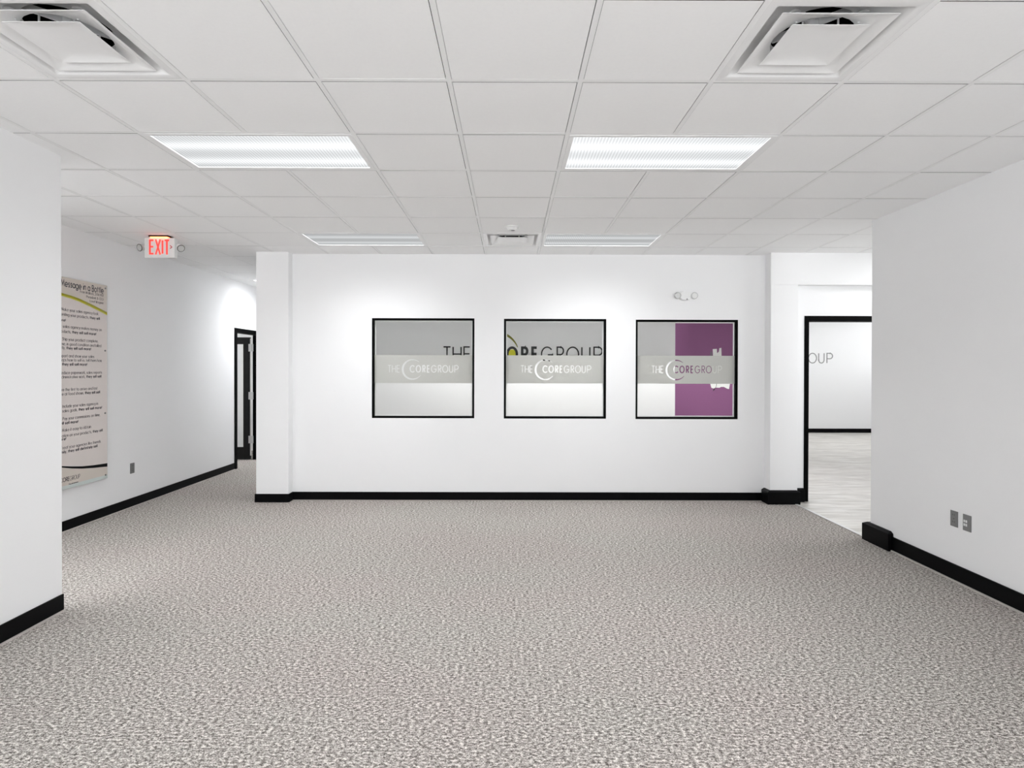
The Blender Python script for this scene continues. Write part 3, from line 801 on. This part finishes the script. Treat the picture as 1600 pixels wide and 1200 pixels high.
# ================================================================== EMERGENCY LIGHT
em = thing('emergency_light', 'white twin-head emergency light on the wall above the right-hand window', 'emergency light', (2.042, YB, 2.40))
bm = bmesh.new()
pts = rr(0.05, 0.045, 5)
A = [bm.verts.new((p[0] * 1.55, 0, p[1] * 1.15)) for p in pts]; B = [bm.verts.new((p[0] * 1.4, -0.05, p[1] * 1.0)) for p in pts]
for k in range(len(pts)): bm.faces.new((A[k], B[k], B[(k + 1) % len(pts)], A[(k + 1) % len(pts)]))
bm.faces.new(B[::-1]); bm.faces.new(A)
bmesh.ops.recalc_face_normals(bm, faces=bm.faces)
obj('housing', bm, M_WHITE, em)
bm = bmesh.new(); cyl(bm, (0.012, -0.05, -0.042), (0, -1, -0.1), 0.007, 0.01, 12); obj('status_lamp', bm, M_GREYPL, em)
for s in (-1, 1):
    bm = bmesh.new()
    aim = Vector((s * 0.15, -1, -0.15)).normalized(); c = Vector((s * 0.094, -0.03, 0.002))
    cyl(bm, c - aim * 0.03, aim, 0.024, 0.055, 28, 0.042)
    h = obj('lamp_head', bm, M_WHITE, em)
    bm = bmesh.new(); cyl(bm, c + aim * 0.0252, aim, 0.040, 0.002, 28); obj('bezel', bm, mat('bezel_grey', (0.35, 0.35, 0.35), 0.5), h)
    bm = bmesh.new(); cyl(bm, c + aim * 0.0272, aim, 0.036, 0.005, 28, 0.028); obj('lamp_lens', bm, M_LAMPLENS if s < 0 else M_PLASTIC, h)

# ================================================================== COVER PLATES
def plate(name, label, y0, y1, z0, z1, x, side, m, kind, cat):
    t = thing(name, label, cat, (x, (y0 + y1) / 2, (z0 + z1) / 2))
    hy, hz = abs(y1 - y0) / 2, abs(z1 - z0) / 2
    a, b = (0, 0.006 * side)
    boxes('cover_plate', [(min(a, b), max(a, b), -hy, hy, -hz, hz)], m, t, bevel=0.002)
    f = 0.006 * side
    if kind == 'duplex':
        for z in (0.026, -0.026):
            bm = bmesh.new()
            box(bm, min(f, f + .002 * side), max(f, f + .002 * side), -0.017, 0.017, z - 0.015, z + 0.015)
            so = obj('socket', bm, m, t, bevel=0.003)
            boxes('slot', [(min(f + .002 * side, f + .0026 * side), max(f + .002 * side, f + .0026 * side), p, p + 0.003, z - 0.002, z + 0.009) for p in (-0.009, 0.006)], M_SLOT, so)
        boxes('screw', [(min(f, f + .001 * side), max(f, f + .001 * side), -0.003, 0.003, -0.003, 0.003)], M_SLOT, t)
    else:
        for z in (0.010, -0.016):
            for p in (0.004, 0.022):
                boxes('data_port', [(min(f, f + .003 * side), max(f, f + .003 * side), p - 0.008, p + 0.005, z - 0.009, z + 0.009)], M_PLASTIC, t, bevel=0.001)
    return t
plate('wall_outlet', 'small dark grey power outlet low on the left wall, past the poster', 6.44, 6.51, 0.372, 0.486, XL, 1, M_GREYPL2, 'duplex', 'wall outlet')
plate('wall_outlet', 'grey power outlet on the right wall, the one nearer the doorway', 4.212, 4.282, 0.397, 0.512, XR, -1, M_GREYPL, 'duplex', 'wall outlet')
plate('data_outlet', 'grey wall plate with white data ports, right of the power outlet', 4.089, 4.163, 0.396, 0.512, XR, -1, M_GREYPL, 'data', 'wall outlet')

# ================================================================== SIGN BEHIND THE WINDOWS
def px_on_y(u, v, Y):
    """image point measured on the photograph -> point on the wall plane y=Y"""
    d = MW @ Vector(((u - 799.417) / 909.495, 1, -(v - 581.342) / 909.495))
    return d * (Y / d.y) + Vector((0, 0, HC))
def px_on_x(u, v, Xw):
    d = MW @ Vector(((u - 799.417) / 909.495, 1, -(v - 581.342) / 909.495))
    return d * (Xw / d.x) + Vector((0, 0, HC))
tl = px_on_y(692, 541, YS); br = px_on_y(942, 566, YS)
W = br.x - tl.x; cap = tl.z - br.z
sg = thing('wall_sign', 'black THE COREGROUP lettering with yellow dot on the wall behind the glass', 'sign', (tl.x, YS, br.z))
for it in LOGO:
    bm = bmesh.new(); logo_letter(bm, it, W, cap, Vector((0, 0, 0)), VX, VZ, ny, 0.008, thin=0.085, bold=0.16)
    obj('letter', bm, M_SIGNBLK, sg)
bm = bmesh.new(); cyl(bm, ((0.395 + 0.0375) * W, 0, cap * 0.5), (0, -1, 0), cap * 0.30, 0.006, 28); obj('yellow_dot', bm, M_YELLOW, sg)
ccx, ccz = (775 - 692) / 250 * W, cap * 0.5
R0 = 36 / 250 * W
bm = bmesh.new(); crescent(bm, (ccx, ccz), R0, Vector((0, 0, 0)), VX, VZ, ny, 0.006, a0=18, a1=330); obj('crescent', bm, M_OLIVE, sg)
# second sign in the far room
a = px_on_y(1278, 551.3, 14.2); b = px_on_y(1301.5, 568, 14.2)
cap2 = a.z - b.z; W2 = (b.x - a.x) / (1 - 0.864) * 0.98
sg2 = thing('wall_sign', 'grey lettering ending in OUP on the far wall seen through the right doorway', 'sign', (b.x - W2, 14.2, b.z))
for it in LOGO:
    bm = bmesh.new(); logo_letter(bm, it, W2, cap2, Vector((0, 0, 0)), VX, VZ, ny, 0.006, thin=0.085)
    obj('letter', bm, M_SIGNGREY, sg2)
bm = bmesh.new(); crescent(bm, (ccx / W * W2, cap2 * 0.5), R0 / W * W2, Vector((0, 0, 0)), VX, VZ, ny, 0.005, a0=18, a1=330); obj('crescent', bm, M_SIGNGREY, sg2)

# torn patch with a wire on the purple wall
def flat(pts_px, Y, depth=0.003):
    bm = bmesh.new()
    P = [px_on_y(u, v, Y) for u, v in pts_px]
    A = [bm.verts.new((p.x, Y - depth, p.z)) for p in P]; B = [bm.verts.new((p.x, Y, p.z)) for p in P]
    bm.faces.new(A[::-1]); bm.faces.new(B)
    for k in range(len(P)): bm.faces.new((A[k], A[(k + 1) % len(P)], B[(k + 1) % len(P)], B[k]))
    bmesh.ops.recalc_face_normals(bm, faces=bm.faces)
    return bm
tp = thing('torn_patch', 'ragged white patch torn into the purple wall behind the right-hand window', 'wall patch', (0, 0, 0))
pts = [(1113, 572), (1114, 556), (1113.5, 545.5), (1120, 545), (1120.3, 552), (1123, 549.5), (1124, 544), (1127, 543.5), (1127.5, 560), (1135, 578), (1141, 596), (1139, 608),
       (1135.5, 607), (1131, 604.5), (1126.5, 604.5), (1124, 606), (1119, 605.5), (1115, 607), (1111.5, 606), (1109.5, 599), (1112, 588)]
obj('bare_plaster', flat(pts, YP), M_PAPER, tp)
obj('torn_sliver', flat([(1110, 557), (1110.4, 548), (1112, 551), (1112.3, 557)], YP), M_GREYPL, tp)
bm = bmesh.new()
wp = [px_on_y(u, v, YP - 0.006) for u, v in [(1119, 594), (1119.8, 599), (1119, 604), (1116.5, 608)]]
for p, q in zip(wp[:-1], wp[1:]): cyl(bm, p, q - p, 0.003, (q - p).length, 8)
cyl(bm, wp[-1], px_on_y(1114.5, 609.5, YP - 0.006) - wp[-1], 0.009, 0.03, 8)
obj('dangling_wire', bm, M_SLOT, tp)

# ================================================================== POSTER
XP = XL + 0.022
p_tl = px_on_x(96.5, 432, XP); p_tr = px_on_x(167.5, 446, XP); p_br = px_on_x(166.5, 748, XP)
PY0, PY1, PZ0, PZ1 = 5.06, p_tr.y, 0.40, 2.393
po = thing('wall_poster', 'tall beige acrylic poster of printed sales advice on the left wall', 'poster', (XP, PY0, PZ0))
PW, PH = PY1 - PY0, PZ1 - PZ0
boxes('acrylic_sheet', [(-0.006, 0.0, 0, PW, 0, PH)], M_ACRYL, po, bevel=0.001)
boxes('printed_panel', [(0.0, 0.001, 0, PW - 0.004, 0.035, PH)], M_POSTER, po)
def pcurve(px, wf, m, name, d, zz=None):
    """strip following photographed points on the poster plane; wf gives (v_top, v_bottom)"""
    bm = bmesh.new(); A = []; B = []
    for (u, v0, v1) in px:
        a = px_on_x(u, v0, XP); b = px_on_x(u, v1, XP)
        yy = min(a.y - PY0, PW - 0.004)
        A.append(bm.verts.new((d, yy, a.z - PZ0))); B.append(bm.verts.new((d, yy, max(b.z - PZ0, 0.035))))
    for i in range(len(A) - 1): bm.faces.new((A[i], B[i], B[i + 1], A[i + 1]))
    bmesh.ops.recalc_face_normals(bm, faces=bm.faces)
    for f in bm.faces:
        if f.normal.x < 0: f.normal_flip()
    return obj(name, bm, m, po)
arcp = [(48, 452), (70, 454), (96, 457.5), (110, 461.5), (125, 467), (140, 474), (153, 480.5), (167.5, 488)]
pcurve([(u, v + 3, 742) for u, v in arcp], None, M_POSTER2, 'pale_field', 0.0012)
pcurve([(u, v, v + 3.6) for u, v in arcp], None, M_POLV, 'olive_curve', 0.0016)
pcurve([(u, v + 3.4, v + 4.8) for u, v in arcp], None, M_PYEL, 'yellow_curve', 0.0018)
blk = [(48, 733, 735), (96, 728.3, 730.6), (112, 728.8, 732), (128, 728.6, 732.2), (145, 727, 731.3), (167.5, 723.7, 729)]
pcurve([(a, b, 790) for a, b, c in blk], None, M_POSTER, 'footer_field', 0.0014).scale = (1, 1, 1)
pcurve(blk, None, M_BLACK, 'black_curve', 0.0018)
LN = [(153.4, 491, 'Make your sales agency look'), (155.6, 498.5, 'presenting your products, *they will*'), (102.4, 501, '*sell more!*'),
      (158.5, 516, 'Your sales agency makes money on'), (150, 522.5, 'your products, *they will sell more!*'),
      (153, 533.8, 'Ship your product complete,'), (158, 541, 'on time, in good condition and billed'), (142, 546, 'correctly, *they will sell more!*'),
      (147, 557.8, 'Support and show your sales'), (158.6, 564, 'reps how to sell vs. tell them how'), (136, 570, 'to, *they will sell more!*'),
      (159, 582.4, 'Reduce paperwork, sales reports'), (158, 588.5, 'and administrative work, *they will sell*'),
      (152, 607, 'Are the first to arrive and last'), (156, 613, 'to leave at food shows, *they will sell*'),
      (153, 631, 'Include your sales agency in'), (159, 637, 'sales goals, *they will sell more!*'),
      (156, 648.5, 'Pay your commissions on time,'), (122, 659, '*they will sell more!*'),
      (142, 667, 'Make it easy to obtain'), (160, 672.5, 'information on your products, *they will*'), (103, 686, '*sell more!*'),
      (157, 690, 'Treat your agencies like friends'), (152, 697, '*family, they will definitely sell*')]
def ptext(u, v, text, cap, wt, track, name, width=None, minz=0.0024):
    p = px_on_x(u, v, XP)
    o = Vector((0.0012, p.y - PY0, p.z - PZ0 - cap * 0.36))
    lay, tw = glyph_layout(text, cap, wt, track)
    width = width or tw * 0.86
    if width > o.y - 0.02: width = o.y - 0.02
    bm = bmesh.new()
    put_text(bm, text, o, VY, VZ, VX, cap, wt, track, minz - 0.0012, 'R', width)
    bmesh.ops.recalc_face_normals(bm, faces=bm.faces)
    return obj(name, bm, M_INK, po)
ptext(161.5, 455.5, 'Message in a Bottle', 0.068, 0.14, 0.10, 'title', px_on_x(161.5, 455, XP).y - px_on_x(95.0, 446, XP).y)
ptext(161.5, 462.5, 'Fran Wallock, 2/14/2012', 0.026, 0.07, 0.16, 'byline')
ptext(161.5, 468.5, 'President & CEO', 0.026, 0.07, 0.16, 'byline')
ptext(161.5, 474, 'Lorel Wagner', 0.026, 0.07, 0.16, 'byline')
for u, v, s in LN: ptext(u, v, s, 0.0300, 0.085, 0.135, 'text_line')
ptext(125, 744.5, 'THE *CORE*GROUP', 0.042, 0.075, 0.06, 'footer_logo', 0.335)
ptext(122, 753, 'They will sell more', 0.012, 0.15, 0.1, 'footer_tagline')
for v, u in ((450.5, 164.4), (548, 164.0), (645.5, 164.0), (742, 164.6)):
    p = px_on_x(u, v, XP)
    bm = bmesh.new(); cyl(bm, (-0.022, p.y - PY0, p.z - PZ0), (1, 0, 0), 0.009, 0.028, 16); obj('standoff_bolt', bm, mat('bolt_metal', (0.25, 0.25, 0.25), 0.3, metal=0.7), po)
